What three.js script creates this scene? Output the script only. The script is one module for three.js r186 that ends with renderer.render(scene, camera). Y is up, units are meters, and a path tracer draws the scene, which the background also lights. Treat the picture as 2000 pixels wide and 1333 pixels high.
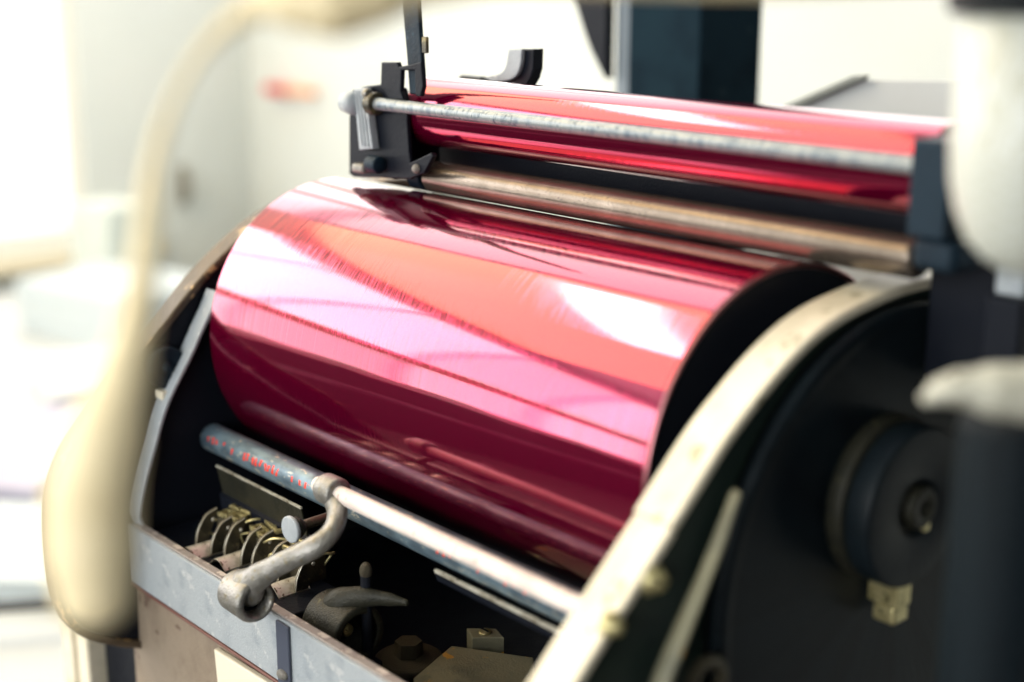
import * as THREE from 'three';
import { mergeGeometries } from 'three/addons/utils/BufferGeometryUtils.js';
import { RoundedBoxGeometry } from 'three/addons/geometries/RoundedBoxGeometry.js';
import { RectAreaLightUniformsLib } from 'three/addons/lights/RectAreaLightUniformsLib.js';

// ---------------------------------------------------------------- camera, light, exposure
const scene = new THREE.Scene();
scene.background = new THREE.Color().setRGB(0.010, 0.014, 0.030);
const camera = new THREE.PerspectiveCamera(26.77, 1024 / 682, 0.05, 40);
camera.position.set(0.7461, 0.2136, 0.4969);
camera.lookAt(0.7461 - 0.73189, 0.2136 - 0.24909, 0.4969 - 0.63426);
camera.focus = 0.765;
camera.userData.fStop = 2.9;
const renderer = new THREE.WebGLRenderer({ antialias: true });
renderer.toneMapping = THREE.LinearToneMapping;
renderer.toneMappingExposure = 0.95;
renderer.shadowMap.enabled = true;
RectAreaLightUniformsLib.init();

const DAY = [1.0, 0.985, 0.95], WARM = [1.0, 0.72, 0.38];
// a light-giving pane and the light just in front of it; dir is the way it faces
function areaLight(cx, cy, cz, w, h, dir, level, tint) {
  const l = new THREE.RectAreaLight(new THREE.Color().setRGB(...tint), level, w, h);
  l.position.set(cx, cy, cz);
  l.lookAt(cx + dir[0], cy + dir[1], cz + dir[2]);
  scene.add(l);
  return l;
}

// ---------------------------------------------------------------- helpers
let seed = 7;
const rnd = () => { seed = (seed * 1664525 + 1013904223) >>> 0; return seed / 4294967296; };
const taken = new Map();
function numbered(n) { const k = taken.get(n) ?? 0; taken.set(n, k + 1); return k ? `${n}_${String(k).padStart(3, '0')}` : n; }
function thing(name, label, category, group) {
  const g = new THREE.Group(); g.name = numbered(name); g.userData = { label, category }; if (group) g.userData.group = group;
  scene.add(g); return g;
}
function mesh(name, geo, mat, parent = scene) {
  const m = new THREE.Mesh(geo, mat); m.name = parent === scene ? numbered(name) : name;
  m.castShadow = m.receiveShadow = true; parent.add(m); return m;
}
function structure(name, geo, mat) { const m = mesh(name, geo, mat); m.userData.kind = 'structure'; return m; }
function one(name, geo, mat, label, category, group) { const m = mesh(name, geo, mat); m.userData = { label, category }; if (group) m.userData.group = group; return m; }
// uv in metres from the face direction
function metreUV(geo) {
  const g = geo.index ? geo.toNonIndexed() : geo, p = g.attributes.position, n = g.attributes.normal, uv = new Float32Array(p.count * 2);
  for (let i = 0; i < p.count; i++) {
    const ax = Math.abs(n.getX(i)), ay = Math.abs(n.getY(i)), az = Math.abs(n.getZ(i));
    const [u, v] = ax >= ay && ax >= az ? [p.getZ(i), p.getY(i)] : ay >= az ? [p.getX(i), p.getZ(i)] : [p.getX(i), p.getY(i)];
    uv[2 * i] = u; uv[2 * i + 1] = v;
  }
  g.setAttribute('uv', new THREE.BufferAttribute(uv, 2));
  return g;
}
function box(x0, x1, y0, y1, z0, z1, r = 0.0008) {
  const w = x1 - x0, h = y1 - y0, d = z1 - z0;
  const g = new RoundedBoxGeometry(w, h, d, 2, Math.min(r, w / 2.2, h / 2.2, d / 2.2));
  g.translate((x0 + x1) / 2, (y0 + y1) / 2, (z0 + z1) / 2);
  return metreUV(g);
}
function extrude(points, depth, bevel = 0.0008, holes = [], curve = 10) {
  const s = Array.isArray(points) ? new THREE.Shape(points.map(([a, b]) => new THREE.Vector2(a, b))) : points;
  for (const h of holes) s.holes.push(Array.isArray(h) ? new THREE.Path(h.map(([a, b]) => new THREE.Vector2(a, b))) : h);
  return new THREE.ExtrudeGeometry(s, { depth: depth - 2 * bevel, bevelEnabled: bevel > 0, bevelThickness: bevel, bevelSize: bevel, bevelOffset: -bevel, bevelSegments: 2, curveSegments: curve }).translate(0, 0, bevel);
}
// outline as [z, y], thickness along x / outline as [x, y], thickness along z
function plateX(zy, x0, x1, bevel, holes = []) {
  const flip = (a) => a.map(([z, y]) => [-z, y]);
  return metreUV(extrude(flip(zy), x1 - x0, bevel, holes.map(flip)).rotateY(Math.PI / 2).translate(x0, 0, 0));
}
function plateZ(xy, z0, z1, bevel, holes = []) { return metreUV(extrude(xy, z1 - z0, bevel, holes).translate(0, 0, z0)); }
// round bar along x from a profile of [x, radius]
function lathX(profile, y, z, seg = 64) {
  const g = new THREE.LatheGeometry(profile.map(([x, r]) => new THREE.Vector2(Math.max(r, 1e-5), x)), seg);
  const uv = g.attributes.uv, ps = g.attributes.position, rm = Math.max(...profile.map((q) => q[1]));
  for (let i = 0; i < uv.count; i++) uv.setXY(i, uv.getX(i) * Math.PI * 2 * rm, ps.getY(i));   // metres round and along
  g.rotateZ(-Math.PI / 2);                     // local y -> x
  return g.translate(0, y, z);
}
function barX(x0, x1, r, y, z, c = 0.0008, seg = 64) {
  return lathX([[x0, 0], [x0, r - c], [x0 + c * 0.3, r - c * 0.3], [x0 + c, r], [x0 + c, r], [x1 - c, r], [x1 - c, r], [x1 - c * 0.3, r - c * 0.3], [x1, r - c], [x1, 0]], y, z, seg);
}
function lathY(profile, x, z, seg = 48) { return new THREE.LatheGeometry(profile.map(([y, r]) => new THREE.Vector2(Math.max(r, 1e-5), y)), seg).translate(x, 0, z); }
// bent bar: nodes [x, y, z, r], flat = ratio of the second half-axis; ends rounded
function bent(nodes, flat = 1, steps = 60, sides = 20, up = new THREE.Vector3(0, 0, 1)) {
  const c = new THREE.CatmullRomCurve3(nodes.map(([x, y, z]) => new THREE.Vector3(x, y, z)), false, 'centripetal');
  const n = nodes.length - 1, pos = [], idx = [], uv = [];
  const rad = (t) => { const k = Math.min(n - 1e-6, t * n), i = Math.floor(k), f = k - i, s = f * f * (3 - 2 * f); return nodes[i][3] * (1 - s) + nodes[i + 1][3] * s; };
  const rings = [];
  for (let e = 0; e < 6; e++) rings.push([0, Math.sin((e / 6) * Math.PI / 2), -(1 - 0) * Math.cos((e / 6) * Math.PI / 2)]);
  for (let i = 0; i <= steps; i++) rings.push([i / steps, 1, 0]);
  for (let e = 5; e >= 0; e--) rings.push([1, Math.sin((e / 6) * Math.PI / 2), Math.cos((e / 6) * Math.PI / 2)]);
  let len = 0, last = null;
  for (const [t, k, push] of rings) {
    const p = c.getPoint(t), tg = c.getTangent(t).normalize(), r = rad(t);
    p.addScaledVector(tg, push * r * 0.8);
    const a = new THREE.Vector3().crossVectors(tg, up).normalize(), b = new THREE.Vector3().crossVectors(a, tg).normalize();
    if (last) len += p.distanceTo(last); last = p;
    for (let j = 0; j <= sides; j++) {
      const w = (j / sides) * Math.PI * 2, q = p.clone().addScaledVector(a, Math.cos(w) * r * Math.max(k, 0.02)).addScaledVector(b, Math.sin(w) * r * flat * Math.max(k, 0.02));
      pos.push(q.x, q.y, q.z); uv.push(j / sides * r * 6, len);
    }
  }
  for (let i = 0; i < rings.length - 1; i++) for (let j = 0; j < sides; j++) {
    const a = i * (sides + 1) + j, b = a + 1, d = a + sides + 1, e = d + 1; idx.push(a, b, d, b, e, d);
  }
  const g = new THREE.BufferGeometry(); g.setAttribute('position', new THREE.Float32BufferAttribute(pos, 3)); g.setAttribute('uv', new THREE.Float32BufferAttribute(uv, 2)); g.setIndex(idx); g.computeVertexNormals();
  return g;
}
const mm = (rows) => rows.map((r) => r.map((v) => v / 1000));
const merge = (list) => mergeGeometries(list.map((g) => { const h = g.index ? g.toNonIndexed() : g; for (const k of Object.keys(h.attributes)) if (!['position', 'normal', 'uv'].includes(k)) h.deleteAttribute(k); return h; }));

// ---------------------------------------------------------------- textures: grain, streaks, wear, ink marks
function hash(x, y, s) { let h = Math.imul(x | 0, 374761393) + Math.imul(y | 0, 668265263) + Math.imul(s | 0, 2246822519); h = Math.imul(h ^ (h >>> 13), 1274126177); return ((h ^ (h >>> 16)) >>> 0) / 4294967296; }
function vnoise(x, y, px, py, s) {
  const xi = Math.floor(x), yi = Math.floor(y), fx = x - xi, fy = y - yi, u = fx * fx * (3 - 2 * fx), v = fy * fy * (3 - 2 * fy), w = (a, n) => ((a % n) + n) % n;
  const a = hash(w(xi, px), w(yi, py), s), b = hash(w(xi + 1, px), w(yi, py), s), c = hash(w(xi, px), w(yi + 1, py), s), d = hash(w(xi + 1, px), w(yi + 1, py), s);
  return (a * (1 - u) + b * u) * (1 - v) + (c * (1 - u) + d * u) * v;
}
function fbm(u, v, fx, fy, oct, s) { let t = 0, k = 0.5, n = 0; for (let o = 0; o < oct; o++) { t += k * vnoise(u * fx, v * fy, fx, fy, s + o); n += k; k *= 0.55; fx *= 2; fy *= 2; } return t / n; }
function texture(w, h, fn, srgb, ru = 1, rv = 1) {
  const d = new Uint8Array(w * h * 4);
  for (let y = 0; y < h; y++) for (let x = 0; x < w; x++) {
    const c = fn(x / w, y / h), i = 4 * (y * w + x), a = Array.isArray(c) ? c : [c, c, c];
    for (let k = 0; k < 3; k++) d[i + k] = Math.max(0, Math.min(255, Math.round(a[k] * 255)));
    d[i + 3] = 255;
  }
  const t = new THREE.DataTexture(d, w, h); t.wrapS = t.wrapT = THREE.RepeatWrapping; t.magFilter = THREE.LinearFilter; t.minFilter = THREE.LinearMipmapLinearFilter; t.generateMipmaps = true;
  t.repeat.set(ru, rv); if (srgb) t.colorSpace = THREE.SRGBColorSpace; t.needsUpdate = true; return t;
}
const mix = (a, b, t) => a.map((v, i) => v + (b[i] - v) * t);
const sat = (v) => Math.max(0, Math.min(1, v));
// blotchy paint with chips and grime, uv in metres (tile of `size` metres)
function paintMap(base, grime, chip, size, s, amount = 0.5, chips = 0.72) {
  return texture(512, 512, (u, v) => {
    const a = fbm(u, v, 5, 5, 5, s), b = fbm(u, v, 24, 24, 4, s + 20), c = fbm(u, v, 9, 9, 5, s + 40);
    let col = mix(base, grime, sat((a - 0.45) * 2.2) * amount + sat((b - 0.6) * 2) * amount * 0.6);
    if (c > chips) col = mix(col, chip, sat((c - chips) * 14));
    return col;
  }, true, 1 / size, 1 / size);
}
const grain = texture(512, 512, (u, v) => fbm(u, v, 64, 64, 3, 3), false, 1 / 0.06, 1 / 0.06);
const rough = texture(512, 512, (u, v) => 0.55 + 0.45 * fbm(u, v, 8, 8, 5, 9), false, 1 / 0.08, 1 / 0.08);
const rgb = (r, g, b) => new THREE.Color().setRGB(r, g, b);
const std = (c, roughness, metalness = 0, extra = {}) => new THREE.MeshPhysicalMaterial({ color: Array.isArray(c) ? rgb(...c) : c, roughness, metalness, ...extra });

// wet ink on a polished drum: fine rings round the drum, a little dust
const inkBump = texture(1024, 2048, (u, v) => {
  const w = v + 0.004 * vnoise(u * 9, v * 20, 9, 20, 4), ring = vnoise(u * 5, w * 900, 5, 900, 6);
  return 0.5 + 0.050 * (ring - 0.5) + 0.62 * (fbm(u, v, 12, 3, 2, 8) - 0.5) + 0.26 * (fbm(u, v, 46, 4, 2, 12) - 0.5) + 0.05 * (fbm(u, v, 150, 9, 2, 14) - 0.5);
}, false, 1 / 0.5652, 1 / 0.36);
const inkFilm = texture(1024, 512, (u, v) => { const a = fbm(u, v, 40, 4, 4, 320), d = fbm(u, v, 200, 150, 2, 325); return 0.35 + 0.9 * sat((a - 0.38) * 1.8) + (d > 0.83 ? 0.5 : 0); }, false, 1 / 0.5652, 1 / 0.36);
const inkRough = texture(1024, 512, (u, v) => { const d = fbm(u, v, 160, 120, 2, 31); return 0.30 + 0.25 * fbm(u, v, 12, 8, 4, 30) + (d > 0.80 ? 0.4 : 0); }, false, 1 / 0.5652, 1 / 0.36);
const M = {
  ink: std([0.33, 0.001, 0.055], 0.13, 0.82, { ior: 2.0, roughnessMap: inkRough, clearcoat: 1, clearcoatRoughness: 0.10, clearcoatRoughnessMap: inkFilm, bumpMap: inkBump, bumpScale: 0.00048 }),
  inkRoller: std([0.33, 0.001, 0.055], 0.13, 0.82, { ior: 2.0, roughnessMap: inkRough, clearcoat: 1, clearcoatRoughness: 0.10, clearcoatRoughnessMap: inkFilm, bumpMap: inkBump, bumpScale: 0.00030 }),
  rim: std([0.45, 0.20, 0.22], 0.3, 1),
  black: std([0.0075, 0.0095, 0.015], 0.5, 0, { specularIntensity: 0.2, bumpMap: grain, bumpScale: 0.00012, roughnessMap: rough }),
  iron: std(0xffffff, 0.5, 0.1, { specularIntensity: 0.35, map: paintMap([0.08, 0.15, 0.20], [0.04, 0.08, 0.12], [0.30, 0.38, 0.44], 0.09, 51, 0.8, 0.66), bumpMap: grain, bumpScale: 0.0002 }),
  frameDark: std(0xffffff, 0.5, 0, { specularIntensity: 0.5, map: paintMap([0.12, 0.17, 0.15], [0.06, 0.09, 0.10], [0.24, 0.26, 0.23], 0.16, 61, 0.7, 0.74), bumpMap: grain, bumpScale: 0.00015 }),
  navy: std(0xffffff, 0.42, 0, { specularIntensity: 0.3, map: paintMap([0.08, 0.11, 0.13], [0.04, 0.06, 0.075], [0.17, 0.19, 0.19], 0.14, 71, 0.7, 0.76), bumpMap: grain, bumpScale: 0.0001 }),
  cream: std(0xffffff, 0.38, 0, { map: paintMap([0.90, 0.87, 0.79], [0.72, 0.70, 0.60], [0.66, 0.63, 0.52], 0.10, 81, 0.75, 0.70), bumpMap: grain, bumpScale: 0.0001 }),
  leftEdge: std(0xffffff, 0.45, 0.1, { map: paintMap([0.33, 0.28, 0.22], [0.17, 0.15, 0.13], [0.72, 0.60, 0.42], 0.10, 91, 0.8, 0.66), bumpMap: grain, bumpScale: 0.0002 }),
  greyPaint: std(0xffffff, 0.5, 0, { map: paintMap([0.60, 0.63, 0.655], [0.48, 0.52, 0.55], [0.67, 0.69, 0.70], 0.05, 101, 0.7, 0.68), bumpMap: grain, bumpScale: 0.0002 }),
  lipTop: std(0xffffff, 0.45, 0, { map: paintMap([0.56, 0.54, 0.53], [0.38, 0.33, 0.32], [0.76, 0.73, 0.70], 0.05, 111, 0.8, 0.6), bumpMap: grain, bumpScale: 0.0001 }),
  tan: std(0xffffff, 0.6, 0, { map: paintMap([0.53, 0.48, 0.42], [0.40, 0.35, 0.30], [0.36, 0.29, 0.25], 0.12, 121, 0.8, 0.73), bumpMap: grain, bumpScale: 0.0002 }),
  steelRod: std(0xffffff, 0.42, 0.4, { map: texture(512, 1024, (u, v) => { const a = fbm(u, v, 4, 60, 4, 130), b = fbm(u, v, 10, 110, 4, 133), c = fbm(u, v, 8, 300, 2, 136); let k = mix([0.54, 0.57, 0.58], [0.38, 0.43, 0.48], sat((a - 0.4) * 2)); if (b > 0.60) k = mix(k, [0.26, 0.32, 0.38], sat((b - 0.60) * 4)); if (c > 0.80) k = mix(k, [0.72, 0.73, 0.70], 0.5); return k; }, true, 1 / 0.0232, 1 / 0.2), bumpMap: texture(256, 1024, (u, v) => fbm(u, v, 10, 200, 3, 140), false, 1 / 0.0232, 1 / 0.2), bumpScale: 0.00002 }),
  paleRod: std(0xffffff, 0.55, 0.0, { map: texture(256, 1024, (u, v) => { const a = fbm(u, v, 4, 12, 4, 150), b = fbm(u, v, 8, 60, 3, 152); return mix(mix([0.88, 0.84, 0.81], [0.76, 0.71, 0.69], sat((a - 0.4) * 2)), [0.62, 0.52, 0.48], sat((b - 0.70) * 4)); }, true, 1 / 0.03, 1 / 0.2), bumpMap: grain, bumpScale: 0.00006 }),
  rider: std(0xffffff, 0.24, 0.75, { map: texture(512, 2048, (u, v) => { const a = fbm(u, v, 4, 24, 4, 160), b = fbm(u, v, 90, 500, 2, 165); return mix(mix([0.52, 0.48, 0.44], [0.40, 0.36, 0.32], a), [0.30, 0.26, 0.24], sat((b - 0.68) * 4)); }, true, 1 / 0.0584, 1 / 0.30), bumpMap: texture(512, 2048, (u, v) => fbm(u, v, 90, 500, 2, 165), false, 1 / 0.0584, 1 / 0.30), bumpScale: -0.00006 }),
  lever: std(0xffffff, 0.40, 0.5, { map: texture(512, 512, (u, v) => { const a = fbm(u, v, 6, 6, 5, 180), b = fbm(u, v, 16, 16, 4, 183); return mix(mix([0.54, 0.535, 0.52], [0.38, 0.375, 0.35], sat((a - 0.4) * 2.0)), [0.46, 0.41, 0.28], sat((b - 0.62) * 3)); }, true, 1 / 0.04, 1 / 0.04), bumpMap: grain, bumpScale: 0.00025 }),
  oily: std(0xffffff, 0.4, 0.35, { map: paintMap([0.30, 0.28, 0.22], [0.14, 0.14, 0.12], [0.50, 0.46, 0.32], 0.05, 190, 0.9, 0.68), bumpMap: grain, bumpScale: 0.0003 }),
  olivePlate: std(0xffffff, 0.5, 0.1, { map: paintMap([0.50, 0.49, 0.40], [0.36, 0.36, 0.31], [0.72, 0.55, 0.25], 0.06, 200, 0.8, 0.70), bumpMap: grain, bumpScale: 0.0002 }),
  clip: std(0xffffff, 0.34, 0.4, { map: paintMap([0.82, 0.81, 0.76], [0.48, 0.45, 0.38], [0.30, 0.25, 0.18], 0.03, 210, 0.8, 0.66), bumpMap: grain, bumpScale: 0.0001 }),
  brass: std(0xffffff, 0.35, 0.75, { map: paintMap([0.84, 0.80, 0.60], [0.50, 0.46, 0.30], [0.28, 0.25, 0.16], 0.02, 220, 0.7, 0.66) }),
  clay: std(0xffffff, 0.55, 0, { map: paintMap([0.94, 0.88, 0.72], [0.88, 0.80, 0.62], [0.60, 0.50, 0.36], 0.08, 230, 0.5, 0.78) }),
  oilyDark: std(0xffffff, 0.5, 0.1, { specularIntensity: 0.5, map: paintMap([0.16, 0.16, 0.13], [0.08, 0.09, 0.08], [0.28, 0.27, 0.20], 0.05, 260, 0.9, 0.70), bumpMap: grain, bumpScale: 0.0003 }),
  white: std([0.44, 0.47, 0.48], 0.55),
  whiteCap: std(0xffffff, 0.4, 0, { map: paintMap([0.76, 0.78, 0.76], [0.66, 0.67, 0.60], [0.58, 0.55, 0.38], 0.07, 250, 0.8, 0.66) }),
  plaster: std(0xffffff, 0.9, 0, { map: texture(256, 256, (u, v) => mix([0.80, 0.82, 0.81], [0.765, 0.79, 0.785], fbm(u, v, 6, 6, 5, 240)), true, 1, 1) }),
  red: std([0.55, 0.012, 0.006], 0.4), orange: std([0.80, 0.36, 0.16], 0.5),
  paper: std([0.50, 0.52, 0.54], 0.8), paperBlue: std([0.46, 0.52, 0.55], 0.8), paperLilac: std([0.37, 0.36, 0.45], 0.8), card: std([0.62, 0.56, 0.42], 0.8), greyGreen: std([0.50, 0.55, 0.52], 0.7),
};

// ---------------------------------------------------------------- setting: walls with windows, ceiling with light, floor; some openings added for light
const XL = -2.2, ZB = -1.245, YF = -1.14, YC = 1.62;
const windowsLeft = [[-0.83, -0.16, -0.35, 1.58], [-1.235, -0.87, 0.32, 1.58], [0.35, 3.2, -0.22, 1.5]];   // z0 z1 y0 y1
const rect = (a0, a1, b0, b1) => [[a0, b0], [a1, b0], [a1, b1], [a0, b1]];
structure('wall_left', plateX(rect(ZB, 3.5, YF, YC), XL - 0.12, XL, 0, windowsLeft.map(([a, b, c, d]) => rect(a, b, c, d))), M.plaster);
const addedBackWin = [-2.18, -0.2, 0.32, 1.58];  // window added above the view to whiten the drum's mirrored upper band
structure('wall_back', plateZ(rect(XL - 0.12, 1.4, YF, YC), ZB - 0.12, ZB - 0.001, 0, [rect(...addedBackWin)]), M.plaster);
const addedFrontWin = [-1.2, 2.6, -0.2, 1.5];  // window added behind the camera as front fill light
structure('wall_front', plateZ(rect(XL - 0.12, 2.8, YF, YC), 3.501, 3.62, 0, [rect(...addedFrontWin)]), M.plaster);
const addedSky = [-2.19, -0.1, -1.235, -0.16];  // ceiling opening added out of view so the drum top mirrors white
structure('ceiling', metreUV(extrude(rect(XL - 0.12, 2.8, ZB - 0.12, 3.62), 0.1, 0, [rect(...addedSky)]).rotateX(Math.PI / 2).translate(0, YC + 0.1, 0)), M.plaster);
structure('floor', box(XL, 2.8, YF - 0.05, YF - 0.002, ZB, 3.5, 0.001), std([0.06, 0.055, 0.055], 0.7));
const pane = (tint, level) => new THREE.MeshStandardMaterial({ color: 0x111111, roughness: 0.4, emissive: rgb(...tint), emissiveIntensity: level });
const transomMat = std([0.62, 0.40, 0.24], 0.5);
const frameMat = std([0.78, 0.76, 0.70], 0.5);
function windowAt(label, axis, [a0, a1, y0, y1], cols, rows, levels, bar = 0.04) {
  const w = thing('window', label, 'window');
  const put = (p0, p1, q0, q1, d0, d1) => axis === 'x' ? box(XL - d1, XL - d0, q0, q1, p0, p1, 0.003) : axis === 'z' ? box(p0, p1, q0, q1, ZB - d1, ZB - d0, 0.003) : box(p0, p1, q0, q1, 3.5 + d0, 3.5 + d1, 0.003);
  const f = 0.028;
  mesh('frame', merge([put(a0, a1, y1 - f, y1, 0.02, 0.07), put(a0, a1, y0, y0 + f, 0.02, 0.07), put(a0, a0 + f, y0 + f, y1 - f, 0.02, 0.07), put(a1 - f, a1, y0 + f, y1 - f, 0.02, 0.07)]), frameMat, w);
  const cw = (a1 - a0 - 2 * f) / cols; let yb = y0 + f;
  rows.forEach((frac, r) => {
    const h = (y1 - y0 - 2 * f) * frac;
    for (let c = 0; c < cols; c++) {
      const p0 = a0 + f + c * cw + (c ? 0.015 : 0), p1 = a0 + f + (c + 1) * cw - (c < cols - 1 ? 0.015 : 0), q0 = yb + (r ? bar / 2 : 0), q1 = yb + h - (r < rows.length - 1 ? bar / 2 : 0);
      const lv = Array.isArray(levels[r]) ? levels[r][c] : levels[r];
      mesh('pane', put(p0, p1, q0, q1, 0.062, 0.066), pane(DAY, lv), w);
      const cx = (p0 + p1) / 2, cy = (q0 + q1) / 2;
      if (axis === 'x') areaLight(XL - 0.06, cy, cx, p1 - p0, q1 - q0, [1, 0, 0], lv, DAY);
      else if (axis === 'z') areaLight(cx, cy, ZB - 0.06, p1 - p0, q1 - q0, [0, 0, 1], lv, DAY);
      else areaLight(cx, cy, 3.56, p1 - p0, q1 - q0, [0, 0, -1], lv, DAY);
      if (c) mesh('mullion', put(a0 + f + c * cw - 0.015, a0 + f + c * cw + 0.015, q0, q1, 0.02, 0.06), frameMat, w);
    }
    if (r) mesh('transom', put(a0 + f, a1 - f, yb - bar / 2 + 0.001, yb + bar / 2 - 0.001, 0.010, 0.061), transomMat, w);
    yb += h;
  });
  return w;
}
windowAt('bright window in the left wall nearest the room corner', 'x', windowsLeft[0], 1, [0.42, 0.58], [1.3, 1.9]);
windowAt('added narrow high window beside the room corner, out of view', 'x', windowsLeft[1], 1, [1], [1.9]);  // narrow pane invented to whiten the drum's upper left reflection
windowAt('wide window mirrored in the red drum', 'x', windowsLeft[2], 5, [0.36, 0.64], [[3.6, 3.0, 1.7, 2.7, 3.8], [4.9, 4.4, 4.0, 2.8, 4.0]], 0.12);
windowAt('added high window in the back wall, whitening the drum reflection', 'z', addedBackWin, 2, [1], [1.6]);
windowAt('wide added window behind the camera, front fill light for the press', 'front', addedFrontWin, 3, [1], [4.0]);
const addedSkyl = thing('added_skylight', 'added glowing ceiling pane out of view, whitening the drum top', 'added_skylight');
mesh('pane', box(addedSky[0], addedSky[1], YC + 0.02, YC + 0.03, addedSky[2], addedSky[3], 0.002), pane([1, 0.95, 0.86], 1.8), addedSkyl);
areaLight((addedSky[0] + addedSky[1]) / 2, YC + 0.015, (addedSky[2] + addedSky[3]) / 2, addedSky[1] - addedSky[0], addedSky[3] - addedSky[2], [0, -1, 0.0001], 1.8, [1, 0.95, 0.86]);
const warm = thing('ceiling_light', 'wide warm luminous panel on the ceiling', 'ceiling light');
mesh('housing', box(-2.17, -0.53, YC - 0.03, YC - 0.002, -0.12, 1.9, 0.004), frameMat, warm);
mesh('diffuser', box(-2.15, -0.55, YC - 0.036, YC - 0.031, -0.10, 1.88, 0.002), pane(WARM, 2.6), warm);
areaLight(-1.35, YC - 0.04, 0.89, 1.60, 1.98, [0, -1, 0.0001], 2.6, WARM);
const tubeLamp = thing('tube_lamp', 'bright tube lamp hung under the warm ceiling panel', 'lamp');
mesh('housing', box(-1.21, -0.93, YC - 0.085, YC - 0.045, -0.02, 0.87, 0.01), frameMat, tubeLamp);
mesh('diffuser', box(-1.20, -0.94, YC - 0.095, YC - 0.086, -0.01, 0.86, 0.004), pane([1, 0.88, 0.68], 10), tubeLamp);
areaLight(-1.07, YC - 0.1, 0.425, 0.26, 0.87, [0, -1, 0.0001], 10, [1, 0.88, 0.68]);

const addedCab = thing('added_low_cabinet', 'added dark low cabinet under the wide window, darkening the drum reflection', 'cabinet');  // unseen cabinet, added so the lower drum mirrors something dark
mesh('carcass', box(XL + 0.002, XL + 0.42, YF, -0.262, 0.30, 3.45, 0.004), std([0.03, 0.022, 0.024], 0.6), addedCab);
mesh('worktop', box(XL + 0.002, XL + 0.45, -0.26, -0.235, 0.28, 3.47, 0.004), std([0.10, 0.06, 0.05], 0.5), addedCab);
for (let k = 0; k < 4; k++) { const d = mesh('drawer_front', box(XL + 0.421, XL + 0.436, -0.60, -0.53, 0.34 + k * 0.78, 1.06 + k * 0.78, 0.004), std([0.20, 0.17, 0.20], 0.5), addedCab); mesh('handle', box(XL + 0.437, XL + 0.45, -0.575, -0.555, 0.62 + k * 0.78, 0.78 + k * 0.78, 0.004), M.black, d); }  // paler fronts added for a streak in the drum reflection

// what stands by the walls, all far out of focus
const handle = thing('wall_hook', 'small dark upright hook on the left wall', 'hook');
mesh('plate', box(XL + 0.001, XL + 0.006, -0.30, -0.21, -1.075, -1.045, 0.002), std([0.25, 0.24, 0.2], 0.5), handle);
mesh('grip', bent([[XL + 0.006, -0.225, -1.06, 0.007], [XL + 0.03, -0.235, -1.06, 0.007], [XL + 0.032, -0.275, -1.06, 0.007], [XL + 0.006, -0.288, -1.06, 0.007]], 1, 24, 10), std([0.2, 0.19, 0.16], 0.5), handle);
const pen = thing('red_marker', 'red marker with orange barrel on the back wall', 'marker');
mesh('cap', barX(-2.085, -2.0, 0.012, -0.04, ZB + 0.02, 0.006, 24), M.red, pen);
mesh('barrel', barX(-1.999, -1.89, 0.009, -0.038, ZB + 0.02, 0.004, 24), M.orange, pen);
const table = thing('work_table', 'long pale work table under the left window', 'table');
mesh('tabletop', box(-2.1, -0.42, -0.46, -0.42, -0.95, 0.35, 0.006), M.white, table);
for (const [x, z] of [[-2.05, -0.9], [-0.5, -0.9], [-2.05, 0.3], [-0.5, 0.3]]) mesh('leg', box(x - 0.03, x + 0.03, YF, -0.461, z - 0.03, z + 0.03, 0.004), M.white, table);
const papers = [
  [-1.62, -0.62, 0.30, 0.22, 0.10, 0.2, M.paperBlue, 'thick pale blue paper stack at the far end of the table'],
  [-1.25, -0.42, 0.26, 0.20, 0.05, -0.3, M.paper, 'white paper stack beside the pale blue one'],
  [-1.00, -0.20, 0.22, 0.30, 0.04, 0.5, M.paperLilac, 'low lilac grey paper stack in the middle of the table'],
  [-0.72, -0.06, 0.30, 0.22, 0.03, 0.75, M.paperBlue, 'pale blue sheets near the front edge of the table'],
  [-1.85, -0.72, 0.14, 0.10, 0.20, 0.1, M.greyGreen, 'grey green box below the left window'],
];
for (const [x, z, w, d, h, turn, m, label] of papers) {
  const t = thing('paper_stack', label, m === M.greyGreen ? 'box' : 'paper stack');
  const n = 4; for (let k = 0; k < n; k++) mesh('ream', box(-w / 2, w / 2, (h / n) * k + 0.0006, (h / n) * (k + 1), -d / 2, d / 2, 0.001), m, t).rotation.y = (rnd() - 0.5) * 0.08;
  t.position.set(x, -0.42, z); t.rotation.y = turn;
  if (m === M.greyGreen) t.name = numbered('storage_box');
}
const strip = thing('table_strip', 'dark narrow strip lying across the near end of the table', 'strip');
mesh('bar', box(-0.09, 0.09, 0, 0.008, -0.007, 0.007, 0.002), std([0.02, 0.025, 0.03], 0.5), strip);
strip.position.set(-0.545, -0.388, 0.02); strip.rotation.y = 1.05;
const strip2 = thing('wooden_rail', 'pale yellow rail along the sill of the left window', 'rail');
mesh('bar', box(XL + 0.002, XL + 0.05, -0.40, -0.37, -0.98, -0.3, 0.004), M.card, strip2);

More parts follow.
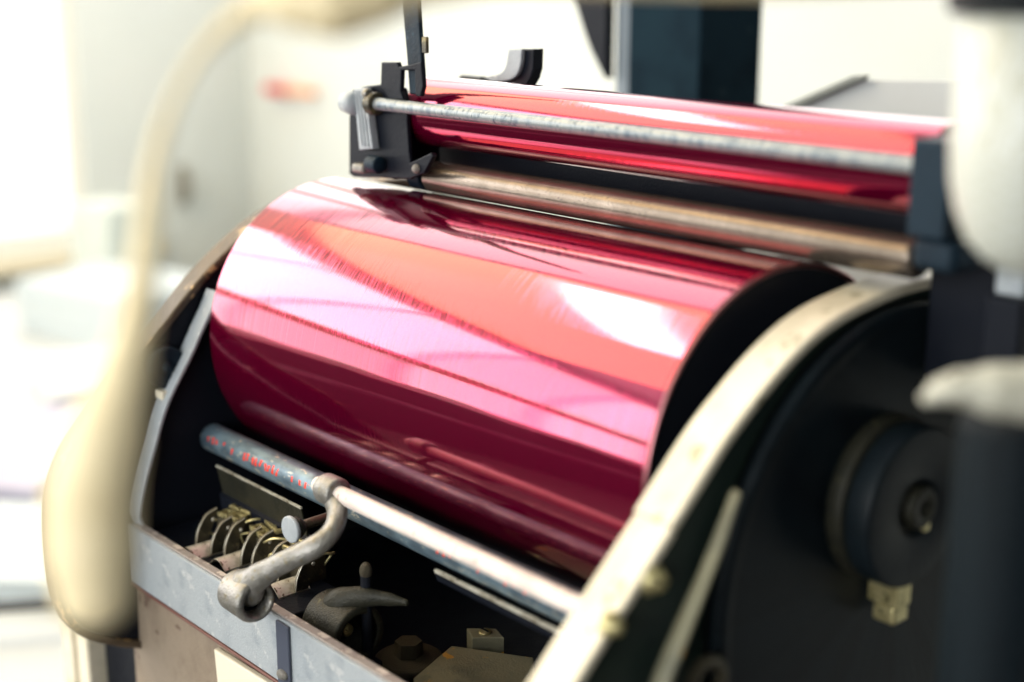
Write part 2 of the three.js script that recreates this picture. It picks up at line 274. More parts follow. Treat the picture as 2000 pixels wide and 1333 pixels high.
// ---------------------------------------------------------------- the press: body, side frames, tray
const R = 0.08995;
const body = thing('press_body', 'tan and cream lower body of the printing press', 'press body');
mesh('front_panel', box(-0.03, 0.372, -0.62, -0.1475, 0.112, 0.138, 0.001), M.tan, body);
mesh('side_panel', box(-0.096, -0.031, -0.62, -0.16, 0.04, 0.128, 0.001), M.black, body);
mesh('trim_strip', box(-0.138, -0.121, -0.62, -0.17, 0.10, 0.14, 0.002), M.cream, body);
mesh('trim_strip', box(-0.114, -0.097, -0.62, -0.17, 0.10, 0.14, 0.002), M.cream, body);
mesh('trim_gap', box(-0.120, -0.115, -0.62, -0.17, 0.09, 0.118, 0.001), M.black, body);
mesh('base', box(-0.138, 0.372, YF, -0.621, -0.34, 0.138, 0.004), M.black, body);
mesh('floor_plate', box(-0.009, 0.372, -0.158, -0.150, -0.34, 0.111, 0.001), M.black, body);
mesh('rear_plate', box(-0.009, 0.372, -0.149, -0.03, -0.125, -0.115, 0.001), M.black, body);

const outline = mm([[-170, 52], [-150, 65], [-125, 73], [-99, 78.5], [-70, 81], [-37, 81.5], [-10, 79], [13, 75], [32, 68.5], [49, 59.5], [67, 47.5], [85, 33.5], [109, 10.5], [133, -12], [152, -30], [170, -47.5], [200, -76], [230, -104]]);   // [z, y] along the edge of both side frames
function inset(line, d) {
  return line.map(([z, y], i) => { const a = line[Math.max(0, i - 1)], b = line[Math.min(line.length - 1, i + 1)], l = Math.hypot(b[0] - a[0], b[1] - a[1]); return [z + ((b[1] - a[1]) / l) * d, y - ((b[0] - a[0]) / l) * d]; });
}
const smoothLine = (pts, n = 70) => new THREE.SplineCurve(pts.map(([a, b]) => new THREE.Vector2(a, b))).getSpacedPoints(n).map((v) => [v.x, v.y]);
const edge = smoothLine(outline), inner = inset(edge, 0.005), inner2 = inset(edge, 0.0052);
const close = (line, yb) => [...line, [line[line.length - 1][0], yb], [line[0][0], yb]];

const fr = thing('side_frame', 'dark green right side frame with thick cream top edge', 'machine frame');
mesh('casting', plateX(close(inner2, -0.62), 0.3775, 0.394, 0.001), M.frameDark, fr);
const cut = edge.findIndex(([z]) => z > 0.112);
const band = (i0, i1, push) => { const o = edge.slice(i0, i1), k = inner.slice(i0, i1).reverse(); return plateX([...o, ...k], 0.375 + push, 0.396 + push * 0.5, 0.0014); };
mesh('edge_band', band(0, cut + 1, 0), M.cream, fr);
mesh('edge_band', band(cut, edge.length, 0.0012).translate(0, -0.0006, 0.0002), M.cream, fr);
mesh('guard_disc', lathX([[0.3942, 0], [0.3942, 0.119], [0.4005, 0.119], [0.402, 0.1175], [0.402, 0.112], [0.4008, 0.110], [0.4008, 0]], -0.045, -0.03, 96), M.navy, fr);
const leverBar = mesh('stay_bar', bent(mm([[405, 16, 86, 2.6], [406, -4, 98, 3.4], [406, -48.6, 125.6, 4.6], [406, -90, 148, 5]]), 0.5, 30, 14), M.olivePlate, fr);
for (const [y, z, r] of [[-0.024, 0.1445, 0.0035], [-0.012, 0.122, 0.0045]]) mesh('bolt', lathX([[0.394, r * 1.5], [0.397, r * 1.5], [0.3975, r], [0.401, r * 0.9], [0.4018, 0]], y, z, 6), M.brass, fr);
mesh('ring', new THREE.TorusGeometry(0.009, 0.0028, 12, 40).rotateY(Math.PI / 2).translate(0.405, -0.060, 0.099), M.oily, fr);

const pul = thing('pulley', 'round dark pulley with open hub on the right frame', 'pulley');
mesh('back_flange', lathX([[0.4022, 0], [0.4022, 0.035], [0.404, 0.037], [0.410, 0.037], [0.4115, 0.0355], [0.4115, 0]], -0.008, -0.012, 80), M.oilyDark, pul);
mesh('front_flange', lathX([[0.4117, 0], [0.4117, 0.034], [0.4125, 0.036], [0.4225, 0.036], [0.424, 0.0345], [0.424, 0.014], [0.420, 0.0125], [0.420, 0]], -0.009, -0.0125, 80), M.navy, pul);
mesh('hub', lathX([[0.4202, 0.0095], [0.425, 0.0095], [0.4262, 0.0085], [0.4262, 0.0040], [0.4225, 0.0034], [0.4225, 0]], -0.009, -0.0145, 40), M.oilyDark, pul);
mesh('key', box(0.4202, 0.4245, -0.0215, -0.0165, -0.0225, -0.0185, 0.0006), M.brass, pul);
const pin = thing('brass_pin', 'short brass pin below the pulley', 'pin');
mesh('shank', box(0.4022, 0.418, -0.058, -0.047, -0.022, -0.011, 0.001), M.brass, pin);
mesh('tip', box(0.404, 0.416, -0.0675, -0.0585, -0.0245, -0.0125, 0.002), M.brass, pin);

const edgeL = smoothLine([...outline.slice(0, 12), ...mm([[109, 11], [128, -6], [146, -26], [163, -45], [174, -58], [183, -76], [187, -95], [188, -125], [186, -150], [176, -172], [150, -188], [118, -200]])]), innerL = inset(edgeL, 0.005), innerL2 = inset(edgeL, 0.0052);
const fl = thing('side_frame', 'dark worn left side frame behind the drum end', 'machine frame');
mesh('casting', plateX(close(innerL2, -0.62), -0.034, -0.0205, 0.001), M.black, fl);
mesh('edge_band', plateX([...edgeL, ...innerL.slice().reverse()], -0.036, -0.0185, 0.0016), M.leftEdge, fl);
const boss = mesh('boss', lathX([[-0.0204, 0], [-0.0204, 0.0128], [-0.0135, 0.0128], [-0.0125, 0.0118], [-0.0125, 0.0055], [-0.0135, 0.0048], [-0.0135, 0.0035], [-0.0115, 0.003], [-0.0115, 0]], -0.0155, 0.1115, 48), M.iron, fl);

// ink tray with the grey lip
const tray = thing('ink_tray', 'grey painted tray with a worn front lip', 'tray');
const sideEdge = smoothLine(mm([[78, 27], [83, 17], [91, 4], [98, -8], [113, -31], [120, -45], [125.5, -60], [132, -77], [137, -93], [138.5, -101], [136.8, -106.6]]), 24);
mesh('shaded_side_plate', plateX([...sideEdge, [0.1368, -0.1475], [0.02, -0.1475], [0.02, 0.02]], -0.0178, -0.0104, 0.0004), M.black, tray);  // black imitates the shade on the inner face of the grey plate
const sideOut = inset(sideEdge, -0.0026);
mesh('lit_plate_edge', plateX([...sideOut, ...inset(sideEdge, -0.0001).reverse()], -0.0181, -0.0045, 0.0008), M.greyPaint, tray);  // grey edge set apart as the lit side of the same plate
mesh('tab', box(-0.0190, -0.0092, -0.034, -0.0285, 0.1125, 0.1185, 0.0012), M.cream, tray);
mesh('lip', box(-0.018, 0.3722, -0.1455, -0.1080, 0.1372, 0.1430, 0.0012), M.greyPaint, tray);
mesh('lip_rim', box(-0.0095, 0.3722, -0.1079, -0.1062, 0.1368, 0.1424, 0.0007), M.lipTop, tray);
mesh('bottom_seam', box(-0.018, 0.3722, -0.1474, -0.1457, 0.1385, 0.1436, 0.0006), std([0.14, 0.06, 0.05], 0.6), tray);
mesh('shelf', box(-0.0095, 0.145, -0.1495, -0.1140, 0.092, 0.1335, 0.001), M.black, tray);
const clampStrip = mesh('clamp_strip', box(0.1535, 0.1655, -0.1450, -0.1090, 0.1432, 0.1448, 0.0006), std([0.05, 0.06, 0.09], 0.5), tray);
mesh('clamp_screw', new THREE.SphereGeometry(0.0045, 20, 12).scale(1, 0.6, 0.6).translate(0.1595, -0.1375, 0.1452), M.lever, clampStrip);
const card = one('cream_plate', plateZ([[0.082, -0.1535], [0.140, -0.1515], [0.140, -0.20], [0.086, -0.20]], 0.1384, 0.1425, 0.001), std([0.70, 0.66, 0.54], 0.6), 'cream plate on the tan panel under the tray lip', 'plate');

// ---------------------------------------------------------------- drum and rollers
const drum = thing('ink_drum', 'large glossy crimson ink drum across the press', 'ink drum');
mesh('shell', lathX([[0.0, 0], [0.0, R - 0.0012], [0.0005, R - 0.0003], [0.0014, R], [0.0014, R], [0.3582, R], [0.3582, R - 0.001]], 0, 0, 256), M.ink, drum);
mesh('rim', lathX([[0.3583, R - 0.003], [0.3583, R - 0.0002], [0.3596, R - 0.0002], [0.3600, R - 0.0008], [0.3600, R - 0.0014], [0.3590, R - 0.003]], 0, 0, 160), M.rim, drum);
mesh('end_cap', barX(0.352, 0.3588, R - 0.0016, 0, 0, 0.0008, 96), M.black, drum);
mesh('shaft', barX(-0.02, 0.377, 0.016, 0, 0, 0.001, 48), M.oily, drum);
const rider = thing('rider_roller', 'slim grey steel roller resting on the drum', 'roller');
const rr = 0.0093, rA = THREE.MathUtils.degToRad(100), ry = (R + rr) * Math.sin(rA) + 0.0002, rz = (R + rr) * Math.cos(rA);
mesh('barrel', lathX([[0.081, 0], [0.081, rr - 0.0022], [0.0818, rr - 0.0008], [0.0835, rr], [0.0835, rr], [0.4115, rr], [0.4115, rr], [0.4133, rr - 0.0008], [0.414, rr - 0.0022], [0.414, 0]], ry, rz, 96), M.rider, rider);
mesh('journal', merge([barX(0.06, 0.0809, 0.0045, ry, rz, 0.0005, 32), barX(0.4141, 0.4235, 0.0045, ry, rz, 0.0005, 32)]), M.oily, rider);
const upper = thing('ink_roller', 'crimson inked roller above the steel roller', 'roller');
const uy = 0.135, uz = -0.0217, ur = 0.0202;
mesh('barrel', lathX([[0.0735, 0], [0.0735, ur - 0.003], [0.0742, ur - 0.0012], [0.0765, ur], [0.0765, ur], [0.4225, ur], [0.4225, ur], [0.4235, ur - 0.001], [0.4235, 0]], uy, uz, 192), M.inkRoller, upper);
mesh('journal', barX(0.05, 0.0734, 0.006, uy, uz, 0.0006, 32), M.oily, upper);
const rod = one('guide_rod', lathX([[0.052, 0], [0.052, 0.0034], [0.0525, 0.0037], [0.4235, 0.0037], [0.424, 0.0034], [0.424, 0]], 0.1397, 0.0060, 40), M.steelRod, 'thin worn steel rod in front of the upper roller', 'rod');
one('cross_bar', box(0.050, 0.46, 0.092, 0.142, -0.062, -0.046, 0.001), M.black, 'black cross bar behind the rollers', 'bar');

one('rear_cover', box(0.362, 0.45, 0.0, 0.0975, -0.145, -0.130, 0.002), M.black, 'black cover standing behind the right end of the drum', 'cover');

// left bracket of the rollers
const lb = thing('roller_bracket', 'black cast bracket with slotted bar at the left roller ends', 'bracket');
mesh('body', plateZ(mm([[29.1, 145.6], [41.9, 148.4], [64, 151.4], [80.2, 149.7], [83.4, 141.8], [83, 129.9], [84.5, 112.8], [86.4, 103], [86, 98.3], [28, 93.4], [23.5, 95], [25.1, 128.3]]), -0.0010, 0.0020, 0.0007), M.black, lb);
mesh('yoke', plateZ(mm([[62, 149.5], [63.4, 163.6], [78.7, 164.3], [80.1, 161.8], [91.2, 163.5], [101, 165.6], [102.5, 151.9], [100, 146.3], [95.5, 146.4], [95, 160.6], [82.6, 159.9], [81.5, 148.1], [84, 143.6], [70.1, 143]]), 0.0021, 0.0052, 0.0007).translate(0, 0, -0.0003), M.black, lb);
mesh('gusset', plateZ(mm([[85, 107.1], [105.9, 115.2], [108, 113.8], [99, 103], [86.4, 98.8]]), -0.0008, 0.0026, 0.0006), M.black, lb);
mesh('backing', box(0.028, 0.066, 0.0955, 0.144, -0.036, -0.0011, 0.002), M.black, lb);
const slotBar = mesh('slotted_bar', plateZ(mm([[39.3, 147.4], [50.3, 148.6], [57, 113.5], [43.4, 111.4]]), 0.0024, 0.0080, 0.0008), M.greyPaint, lb);
for (let k = 0; k < 3; k++) mesh('ridge', plateZ(mm([[41.6 + k * 3, 146.2], [42.8 + k * 3, 146.4], [47.8 + k * 3.2, 114.5], [46.6 + k * 3.2, 114.2]]), 0.0081, 0.0089, 0.0003), M.greyPaint, slotBar);
mesh('cap_nut', lathX([[0.0245, 0], [0.0252, 0.0030], [0.028, 0.0058], [0.034, 0.0068], [0.0405, 0.0068], [0.0405, 0]], 0.1385, 0.006, 32), M.greyPaint, lb);
mesh('collar', barX(0.0535, 0.0605, 0.0066, 0.1397, 0.006, 0.001, 32), M.oily, lb);
mesh('screw', lathX([[0.0525, 0], [0.0525, 0.0030], [0.0555, 0.0030], [0.0560, 0.0022], [0.0560, 0]], 0.1455, 0.0085, 20), M.lever, lb);
mesh('foot_nut', box(0.037, 0.049, 0.098, 0.1035, 0.0016, 0.010, 0.002), M.lever, lb);
mesh('adjusting_screw', lathX([[0.0530, 0], [0.0530, 0.0045], [0.0540, 0.0052], [0.0625, 0.0052], [0.0635, 0.0042], [0.0635, 0]], 0.1045, 0.0072, 24), M.iron, lb);
mesh('lower_bearing', lathX([[0.0665, 0], [0.0665, 0.0080], [0.0675, 0.0088], [0.0775, 0.0088], [0.0785, 0.0080], [0.0785, 0]], ry, rz, 36), M.iron, lb);
mesh('bearing_screw', new THREE.SphereGeometry(0.0036, 20, 14).scale(0.8, 0.8, 0.8).translate(0.0930, 0.1050, 0.0030), M.lever, lb);
const bar = thing('upright_bar', 'tall dark upright bar rising behind the bracket', 'bar');
mesh('post', plateZ(mm([[80.2, 253.8], [94.1, 253.3], [94.6, 198.7], [97, 170.9], [98.6, 152.6], [97.1, 147.3], [85.7, 146.6], [83.5, 170.3], [80, 198.5]]), -0.0012, 0.0018, 0.0008), M.iron, bar);
mesh('lug', box(0.0972, 0.1015, 0.170, 0.179, -0.0008, 0.0014, 0.0006), M.oily, bar);
// hooked lever behind the upper roller
const hook = thing('hooked_lever', 'black lever with an upturned end behind the red roller', 'lever');
mesh('arm', plateZ([...smoothLine(mm([[60, 150.5], [80, 152.3], [96, 154.5], [103, 159], [107, 170.5]]), 16), [0.1245, 0.1712], ...smoothLine(mm([[124, 160], [121, 153.5], [113, 147], [95, 146], [60, 147]]), 12)], -0.066, -0.058, 0.0008), M.black, hook);
mesh('pad', plateZ([...smoothLine(mm([[84, 153.6], [97, 155.9], [103.4, 160], [106.6, 170.6]]), 14), ...smoothLine(mm([[118, 171], [116.5, 161], [110, 153.8], [92, 151]]), 12)], -0.0578, -0.0545, 0.0008), M.greyPaint, hook);
mesh('pivot', barX(0.055, 0.075, 0.0045, 0.1485, -0.062, 0.0006, 24), M.black, hook);
// right bracket
const rb = thing('roller_bracket', 'worn dark blue block holding the right roller ends', 'bracket');
mesh('block', box(0.4245, 0.4415, 0.1125, 0.151, -0.045, 0.0118, 0.0012), M.iron, rb);
mesh('bearing', box(0.4245, 0.4445, 0.0985, 0.1118, -0.040, 0.008, 0.004), M.iron, rb);
mesh('arm', box(0.4030, 0.4445, 0.040, 0.0982, -0.115, -0.041, 0.002), M.black, rb);
mesh('screw', lathX([[0.4415, 0.004], [0.4445, 0.004], [0.445, 0.003], [0.445, 0]], 0.131, -0.004, 16), M.lever, rb);

// ---------------------------------------------------------------- rollers, rod and levers in the tray
const mark = thing('form_roller', 'blue grey roller with red ink marks inside the tray', 'roller');
const markMap = texture(1024, 2048, (u, v) => {      // v runs along the roller, u around it
  const a = fbm(u, v, 6, 24, 4, 300), b = fbm(u, v, 30, 90, 3, 303);
  let c = mix([0.44, 0.53, 0.58], [0.24, 0.30, 0.35], sat((a - 0.35) * 2)); if (b > 0.66) c = mix(c, [0.70, 0.68, 0.62], sat((b - 0.66) * 6));
  const xm = v * 0.36, place = (xm > 0.0 && xm < 0.112) || (xm > 0.215 && xm < 0.30);
  if (place) {                                       // short hand-made strokes of red
    const P = 0.0046, cell = Math.floor(xm / P), q = hash(cell, 3, 9), x0 = cell * P + 0.0014 + 0.0018 * hash(cell, 1, 4), lean = (hash(cell, 7, 2) - 0.5) * 0.0024;
    const u0 = 0.90 + 0.03 * hash(cell, 4, 4), u1 = Math.min(0.998, u0 + (xm < 0.09 && xm > 0.025 ? 0.07 : 0.03) + 0.06 * hash(cell, 6, 1)), t = (u - u0) / (u1 - u0);
    const wid = 0.0005 + 0.0009 * vnoise(u * 60, cell, 60, 999, 12);
    if (q > 0.25 && t > 0 && t < 1 && Math.abs(xm - x0 - lean * t) < wid) c = [0.92, 0.24, 0.16];
  }
  return c;
}, true, 1 / 0.05341, 1 / 0.36);
mesh('barrel', lathX([[-0.008, 0], [-0.008, 0.0075], [-0.007, 0.0085], [-0.007, 0.0085], [0.353, 0.0085], [0.353, 0.0085], [0.354, 0.0075], [0.354, 0]], -0.0625, 0.0875, 96), std(0xffffff, 0.34, 0.35, { map: markMap, bumpMap: grain, bumpScale: 0.0001 }), mark);
mesh('journal', barX(-0.0098, 0.376, 0.0035, -0.0625, 0.0875, 0.0004, 24), M.oily, mark);
const dp = thing('doctor_plate', 'thin steel plate with bright edge under the left half of the marked roller', 'plate');
mesh('edge', plateX(mm([[96.6, -72.8], [97.9, -72.8], [97.7, -74.0], [96.4, -74.0]]), 0.014, 0.107, 0.0002), M.clip, dp);
mesh('blade', plateX(mm([[96.4, -74.1], [97.6, -74.1], [94, -92], [92.7, -92]]), 0.0142, 0.1068, 0.0003), M.oilyDark, dp);
mesh('holder', plateX(mm([[92.5, -90], [96, -92.2], [93, -118], [88, -118]]), 0.013, 0.108, 0.0006), M.black, dp);
const dp2 = thing('doctor_plate', 'thin pale plate under the right half of the marked roller', 'plate');
mesh('edge', plateX(mm([[95.4, -70.8], [97.0, -70.8], [96.8, -72.6], [95.2, -72.6]]), 0.226, 0.374, 0.0002), M.clip, dp2);
mesh('blade', plateX(mm([[95.2, -72.7], [96.7, -72.7], [95.5, -77], [94, -77]]), 0.2262, 0.3738, 0.0003), M.black, dp2);
const frod = thing('front_rod', 'bright pale steel rod in front of the drum', 'rod');
mesh('bar', lathX([[0.152, 0], [0.152, 0.0041], [0.153, 0.0045], [0.374, 0.0045], [0.374, 0]], -0.0425, 0.115, 48), M.paleRod, frod);
mesh('collar', lathX([[0.158, 0.0044], [0.158, 0.0070], [0.160, 0.0080], [0.170, 0.0080], [0.172, 0.0070], [0.172, 0.0044]], -0.0425, 0.115, 40), M.lever, frod);

const lev = thing('curved_lever', 'curved worn metal lever from tray lip up to the front rod', 'lever');
mesh('arm', bent(mm([[145, -91, 155, 10.2], [153, -83.5, 154, 7.2], [165, -74, 149, 5.7], [177, -66, 143, 5.6], [184, -60, 136, 5.8], [184, -55, 128, 6.2], [177, -50, 120, 6.4], [167, -45, 115.5, 6.6]]), 0.8, 70, 24), M.lever, lev);
mesh('hub', lathX([[0.133, 0.0072], [0.133, 0.0098], [0.1345, 0.0112], [0.1525, 0.0116], [0.155, 0.0104], [0.155, 0.0078], [0.150, 0.0074], [0.133, 0.0072]], -0.0955, 0.1555, 48), M.lever, lev);
mesh('bore', barX(0.1345, 0.1475, 0.0074, -0.0955, 0.1555, 0.0004, 32), M.black, lev);
const knob = thing('knob_pin', 'short pin with a flat round grey head on the lever', 'knob');
mesh('head', lathX([[-0.0012, 0], [-0.0012, 0.0064], [-0.0007, 0.0071], [0.0006, 0.0072], [0.0013, 0.0066], [0.0014, 0]], 0, 0, 36), M.greyPaint, knob);
mesh('neck', lathX([[0.0015, 0], [0.0015, 0.0058], [0.0045, 0.0056], [0.0070, 0.0040], [0.0075, 0]], 0, 0, 32), M.oilyDark, knob);
mesh('stem', lathX([[0.0076, 0], [0.0076, 0.0027], [0.024, 0.0026], [0.024, 0]], 0, 0, 24), M.oily, knob);
knob.position.set(0.1518, -0.0632, 0.132); knob.rotation.y = 1.65;
const arm2 = thing('rocker_lever', 'dark oily curved arm lying low in the tray', 'lever');
mesh('arm', bent(mm([[160, -112, 115, 8], [166, -104.5, 114, 7.5], [176, -99.5, 109, 6], [191, -97.5, 101, 3.8], [201, -97.5, 96, 2]]), 0.75, 50, 20), M.oilyDark, arm2);
mesh('foot', box(0.146, 0.186, -0.1498, -0.134, 0.100, 0.124, 0.002), M.black, arm2);
mesh('barrel', lathX([[0.150, 0.0], [0.150, 0.0148], [0.152, 0.016], [0.180, 0.016], [0.1815, 0.0150], [0.1815, 0.0122], [0.1805, 0.0115], [0.168, 0.0112], [0.168, 0]], -0.1185, 0.1115, 56), M.oilyDark, arm2);
mesh('screw', lathX([[0.1681, 0.0035], [0.172, 0.0035], [0.173, 0.0025], [0.173, 0]], -0.1185, 0.1125, 16), M.brass, arm2);
const stud = thing('stud', 'small domed stud standing behind the curved arm', 'stud');
mesh('cap', new THREE.SphereGeometry(0.0042, 20, 14).scale(0.8, 1.2, 0.8).translate(0.179, -0.085, 0.105), M.oily, stud);
mesh('post', lathY([[-0.15, 0.003], [-0.086, 0.003]], 0.179, 0.105, 16), M.black, stud);

const bolt = thing('hex_bolt', 'hexagonal bolt on a round washer in the tray floor', 'bolt');
mesh('washer', lathY([[-0.1499, 0.0005], [-0.1499, 0.0185], [-0.1445, 0.0185], [-0.1435, 0.0172], [-0.1425, 0.009], [-0.1425, 0]], 0.176, 0.0765, 48), M.oily, bolt);
mesh('head', new THREE.CylinderGeometry(0.0074, 0.0080, 0.008, 6).rotateY(0.35).translate(0.176, -0.1384, 0.0765), M.oily, bolt);
const op = thing('cover_plate', 'olive grey cover plate stained with rust on the tray floor', 'plate');
mesh('plate', metreUV(extrude(mm([[190, 58], [229, 34], [272, 70], [246, 118], [206, 96]]), 0.003, 0.0006).rotateX(Math.PI / 2).translate(0, -0.138, 0)), M.olivePlate, op);
mesh('plate_foot', box(0.205, 0.25, -0.1498, -0.1412, 0.06, 0.092, 0.001), M.black, op);
mesh('corner_block', metreUV(extrude(mm([[182, 41], [193, 29], [204, 33], [193, 46]]), 0.012, 0.0006).rotateX(Math.PI / 2).translate(0, -0.136, 0)), M.olivePlate, op);
const opScrew = mesh('screw', lathY([[-0.1362, 0.0005], [-0.1362, 0.0036], [-0.1348, 0.0034], [-0.1344, 0]], 0.193, 0.0372, 20), M.brass, op);
mesh('screw_slot', box(0.1900, 0.1960, -0.1345, -0.1341, 0.0366, 0.0378, 0.0001), M.black, opScrew);

// ---------------------------------------------------------------- sprung clips and brass terminals behind the lip
const earLine = smoothLine([[0.0, 0.0], [-0.0015, 0.008], [-0.007, 0.0165], [-0.0145, 0.0195]], 14);
const ear = plateX([...inset(earLine, 0.0008), [-0.0150, 0.0165], ...smoothLine([[-0.0142, 0.0155], [-0.0095, 0.006], [-0.008, 0.0]], 8)], 0, 0.0010, 0.0002);
const earEdge = plateX([...earLine, ...inset(earLine, 0.00075).reverse()], -0.0003, 0.0013, 0.0002);
function makeClip() {
  const g = new THREE.Group();
  for (const x of [0, 0.0175]) {
    const e = mesh('ear', ear, M.oily, g); e.position.x = x;
    mesh('edge', earEdge, M.clip, e);
    mesh('rivet', lathX([[0.0008, 0.0012], [0.0014, 0.0012], [0.0018, 0.0006], [0.0018, 0]], 0.0135, -0.0115, 12), M.clip, e);
  }
  const n = 16, arch = [];                       // saddle between the ears, bowed up and rolled over towards the lip
  for (let i = 0; i <= n; i++) { const t = i / n; arch.push([0.0014 + t * 0.0158, -0.0006 + 0.0050 * Math.sin(t * Math.PI)]); }
  const under = arch.map(([x, y]) => [x, y - 0.0010]).reverse();
  mesh('saddle', plateZ([...arch, ...under], -0.010, 0.0105, 0.0002), M.clip, g);
  return g;
}
const clip0 = makeClip();
[[0.0305, -0.1125, 0.1225, 0, 'bent sheet metal clip nearest the left end of the tray'],
 [0.0560, -0.1125, 0.1185, 0.04, 'bent sheet metal clip second from the left end of the tray'],
 [0.0815, -0.1125, 0.1155, -0.05, 'bent sheet metal clip third from the left end of the tray'],
 [0.1070, -0.1125, 0.1145, 0.03, 'bent sheet metal clip half hidden by the lever']].forEach(([x, y, z, a, label], i) => {
  const c = i ? clip0.clone() : clip0; c.name = numbered('spring_clip'); c.userData = { label, category: 'clip', group: 'sprung clips behind the tray lip' };
  c.position.set(x, y, z); c.rotation.y = a; scene.add(c);
});
function frameLoop(w, d, t) { return [rect(-w / 2, w / 2, -d / 2, d / 2), [rect(-w / 2 + t, w / 2 - t, -d / 2 + t, d / 2 - t)]]; }
function makeTerminal() {
  const g = new THREE.Group();
  for (const [x, z] of [[-0.0042, -0.0035], [0.0042, -0.0035], [-0.0042, 0.0040], [0.0042, 0.0040]]) {
    const [o, h] = frameLoop(0.0072, 0.0062, 0.0017);
    mesh('loop', metreUV(extrude(o, 0.0022, 0.0003, h).rotateX(Math.PI / 2).translate(x, 0.0022 + (z > 0 ? -0.0012 : 0), z)), M.brass, g);
  }
  mesh('block', box(-0.0085, 0.0085, -0.016, -0.0014, -0.007, 0.0075, 0.0008), M.oily, g);
  mesh('wire', bent(mm([[9, -2, 6, 0.6], [14, 1, 3, 0.6], [17, 0, -4, 0.6], [10, -4, -9, 0.6], [8, -9, -6, 0.6]]), 1, 30, 8), M.brass, g);
  mesh('wire', bent(mm([[-8, -3, 8, 0.5], [-12, -5, 10, 0.5], [-13, -11, 8, 0.5], [-9, -14, 4, 0.5]]), 1, 24, 8), M.brass, g);
  return g;
}
const term0 = makeTerminal();
[[0.040, -0.1020, 0.0985, 0.15, 'brass terminal block behind the first clip'], [0.074, -0.1020, 0.0985, -0.2, 'brass terminal block behind the second clip'], [0.107, -0.1020, 0.0975, 0.1, 'brass terminal block next to the lever']].forEach(([x, y, z, a, label], i) => {
  const c = i ? term0.clone() : term0; c.name = numbered('brass_terminal'); c.userData = { label, category: 'terminal', group: 'brass terminals in the tray' };
  c.position.set(x, y + 0.0062, z); c.rotation.y = a; c.scale.setScalar(1.2); scene.add(c);
});

// ---------------------------------------------------------------- column and board behind the press
const col = thing('rear_column', 'dark square column standing behind the rollers', 'column');
const columnPaint = std(0xffffff, 0.75, 0, { specularIntensity: 0.08, map: paintMap([0.09, 0.16, 0.20], [0.05, 0.10, 0.14], [0.14, 0.20, 0.23], 0.14, 280, 0.7, 0.76) });
mesh('post', box(-0.068, 0.0077, -0.62, 0.55, -0.402, -0.330, 0.002), columnPaint, col);
mesh('edge_strip', box(-0.084, -0.0682, -0.62, 0.55, -0.355, -0.332, 0.002), std([0.16, 0.20, 0.24], 0.5), col);
mesh('wing', plateZ([...smoothLine(mm([[-190, 330], [-150, 250], [-122, 192], [-104, 156], [-85, 131]]), 16), [-0.0845, 0.33]], -0.3315, -0.322, 0.001), M.black, col);
const brd = thing('delivery_board', 'pale board with a dark slanting edge behind the red roller', 'board');
mesh('panel', plateZ(mm([[94, 118], [154, 142.5], [300, 149], [300, -300], [94, -300]]), -0.342, -0.333, 0.001), M.white, brd);
mesh('edge_strip', plateZ(mm([[92, 116], [92, 121], [150, 145.5], [160, 146.2], [158, 143], [153, 141.5]]), -0.3325, -0.326, 0.0008), std([0.16, 0.18, 0.17], 0.5), brd);

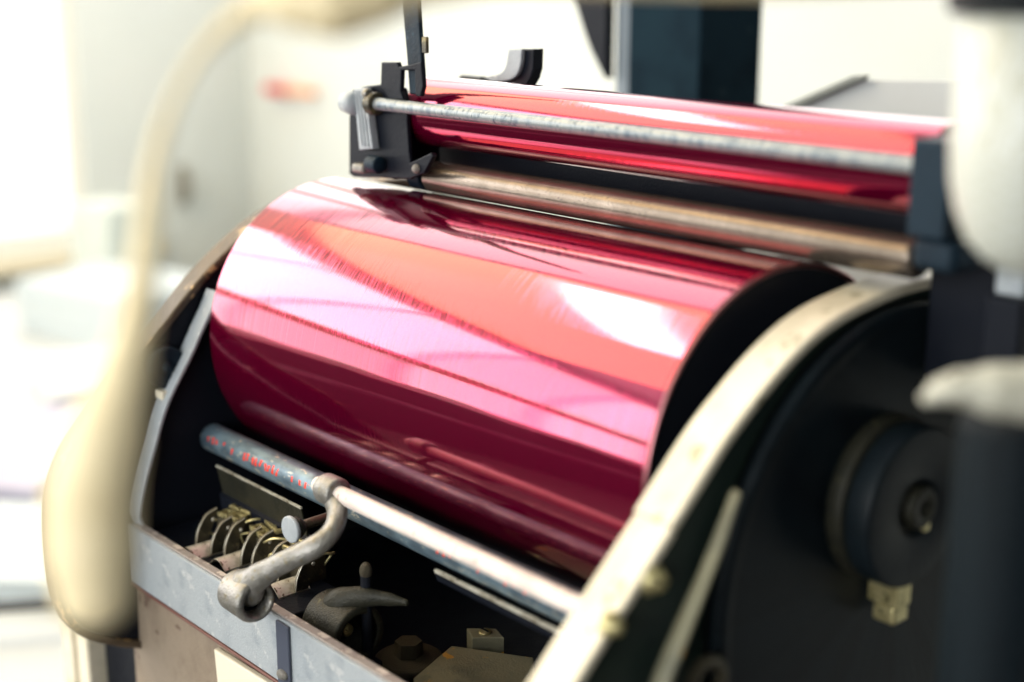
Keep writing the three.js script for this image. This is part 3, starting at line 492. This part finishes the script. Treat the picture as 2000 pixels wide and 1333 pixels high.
// ---------------------------------------------------------------- near, out-of-focus pieces
const guard = thing('curved_guard', 'blurred cream bent guard rail close to the camera at left', 'guard rail');
mesh('rail', bent(mm([[426.2, 61.3, 358.3, 9.6], [423.4, 72.5, 357.1, 11.6], [421, 84.9, 355, 11.6], [420.4, 98.6, 350.3, 10.2], [420.3, 112.3, 345, 7.4], [419.8, 127.2, 339.7, 5.2], [418.5, 142.2, 335.4, 3.7], [416.6, 157.1, 331.8, 2.9], [415.2, 170.8, 327.9, 2.0], [415.6, 182, 323.1, 1.4], [417.5, 192.6, 316.8, 1.4], [420.7, 200.1, 310.2, 2.1], [424.8, 205, 303.5, 3.6], [429.9, 207.4, 296.1, 8.6], [436.4, 208.4, 288.1, 11.4], [442.8, 210.2, 280, 10], [450.1, 212.4, 271, 7], [465.1, 213.8, 253.5, 5.4], [486.2, 213.8, 229.2, 5.4], [505.7, 213.1, 206.9, 5.1], [540, 216, 165, 5.1]]), 0.8, 160, 24, new THREE.Vector3(0.73, 0.25, 0.63)), M.clay, guard);
const cup = thing('oil_cup', 'blurred white rounded cup with dark cap at the top right', 'oil cup');
mesh('bowl', lathY(mm([[120, 0.1], [121, 6], [125, 13], [131, 18.5], [140, 22.5], [150, 24.8], [160, 25.5], [201, 25.5], [201, 0.1]]), 0.5135, 0.0790, 64), M.whiteCap, cup);
mesh('cap', lathY(mm([[201.4, 0.1], [201.4, 28], [203, 29.5], [213, 29.5], [216, 27], [216, 0.1]]), 0.5135, 0.0790, 64), M.navy, cup);
const handleR = thing('hand_lever', 'blurred cream pointed handle at the right edge', 'handle');
mesh('grip', bent(mm([[505.5, 83.9, 116, 2.4], [508, 86, 112, 5.0], [512.1, 87, 107.1, 6.6], [519.7, 86.2, 98.7, 9.6], [535, 85, 82, 11.5], [560, 84, 55, 12]]), 0.9, 40, 20, new THREE.Vector3(0, 1, 0)), std(0xffffff, 0.45, 0, { map: paintMap([0.72, 0.72, 0.67], [0.58, 0.57, 0.51], [0.44, 0.42, 0.36], 0.05, 270, 0.8, 0.68) }), handleR);
const postR = thing('corner_post', 'dark blue round post at the lower right corner', 'post');
mesh('tube', lathY(mm([[-700, 17], [68, 17], [72, 15.5], [73, 13], [73, 0.1]]), 0.512, 0.075, 48), M.navy, postR);
const teeth = thing('gear_segment', 'dark gear segment behind the oil cup', 'gear');
mesh('rack', box(0.4455, 0.462, 0.02, 0.088, -0.13, -0.015, 0.002), M.black, teeth);
for (let k = 0; k < 5; k++) mesh('tooth', box(0.447, 0.460, 0.0882, 0.104 - k * 0.002, -0.028 - k * 0.021, -0.019 - k * 0.021, 0.0015), k === 0 ? M.greyPaint : M.oily, teeth);

renderer.render(scene, camera);
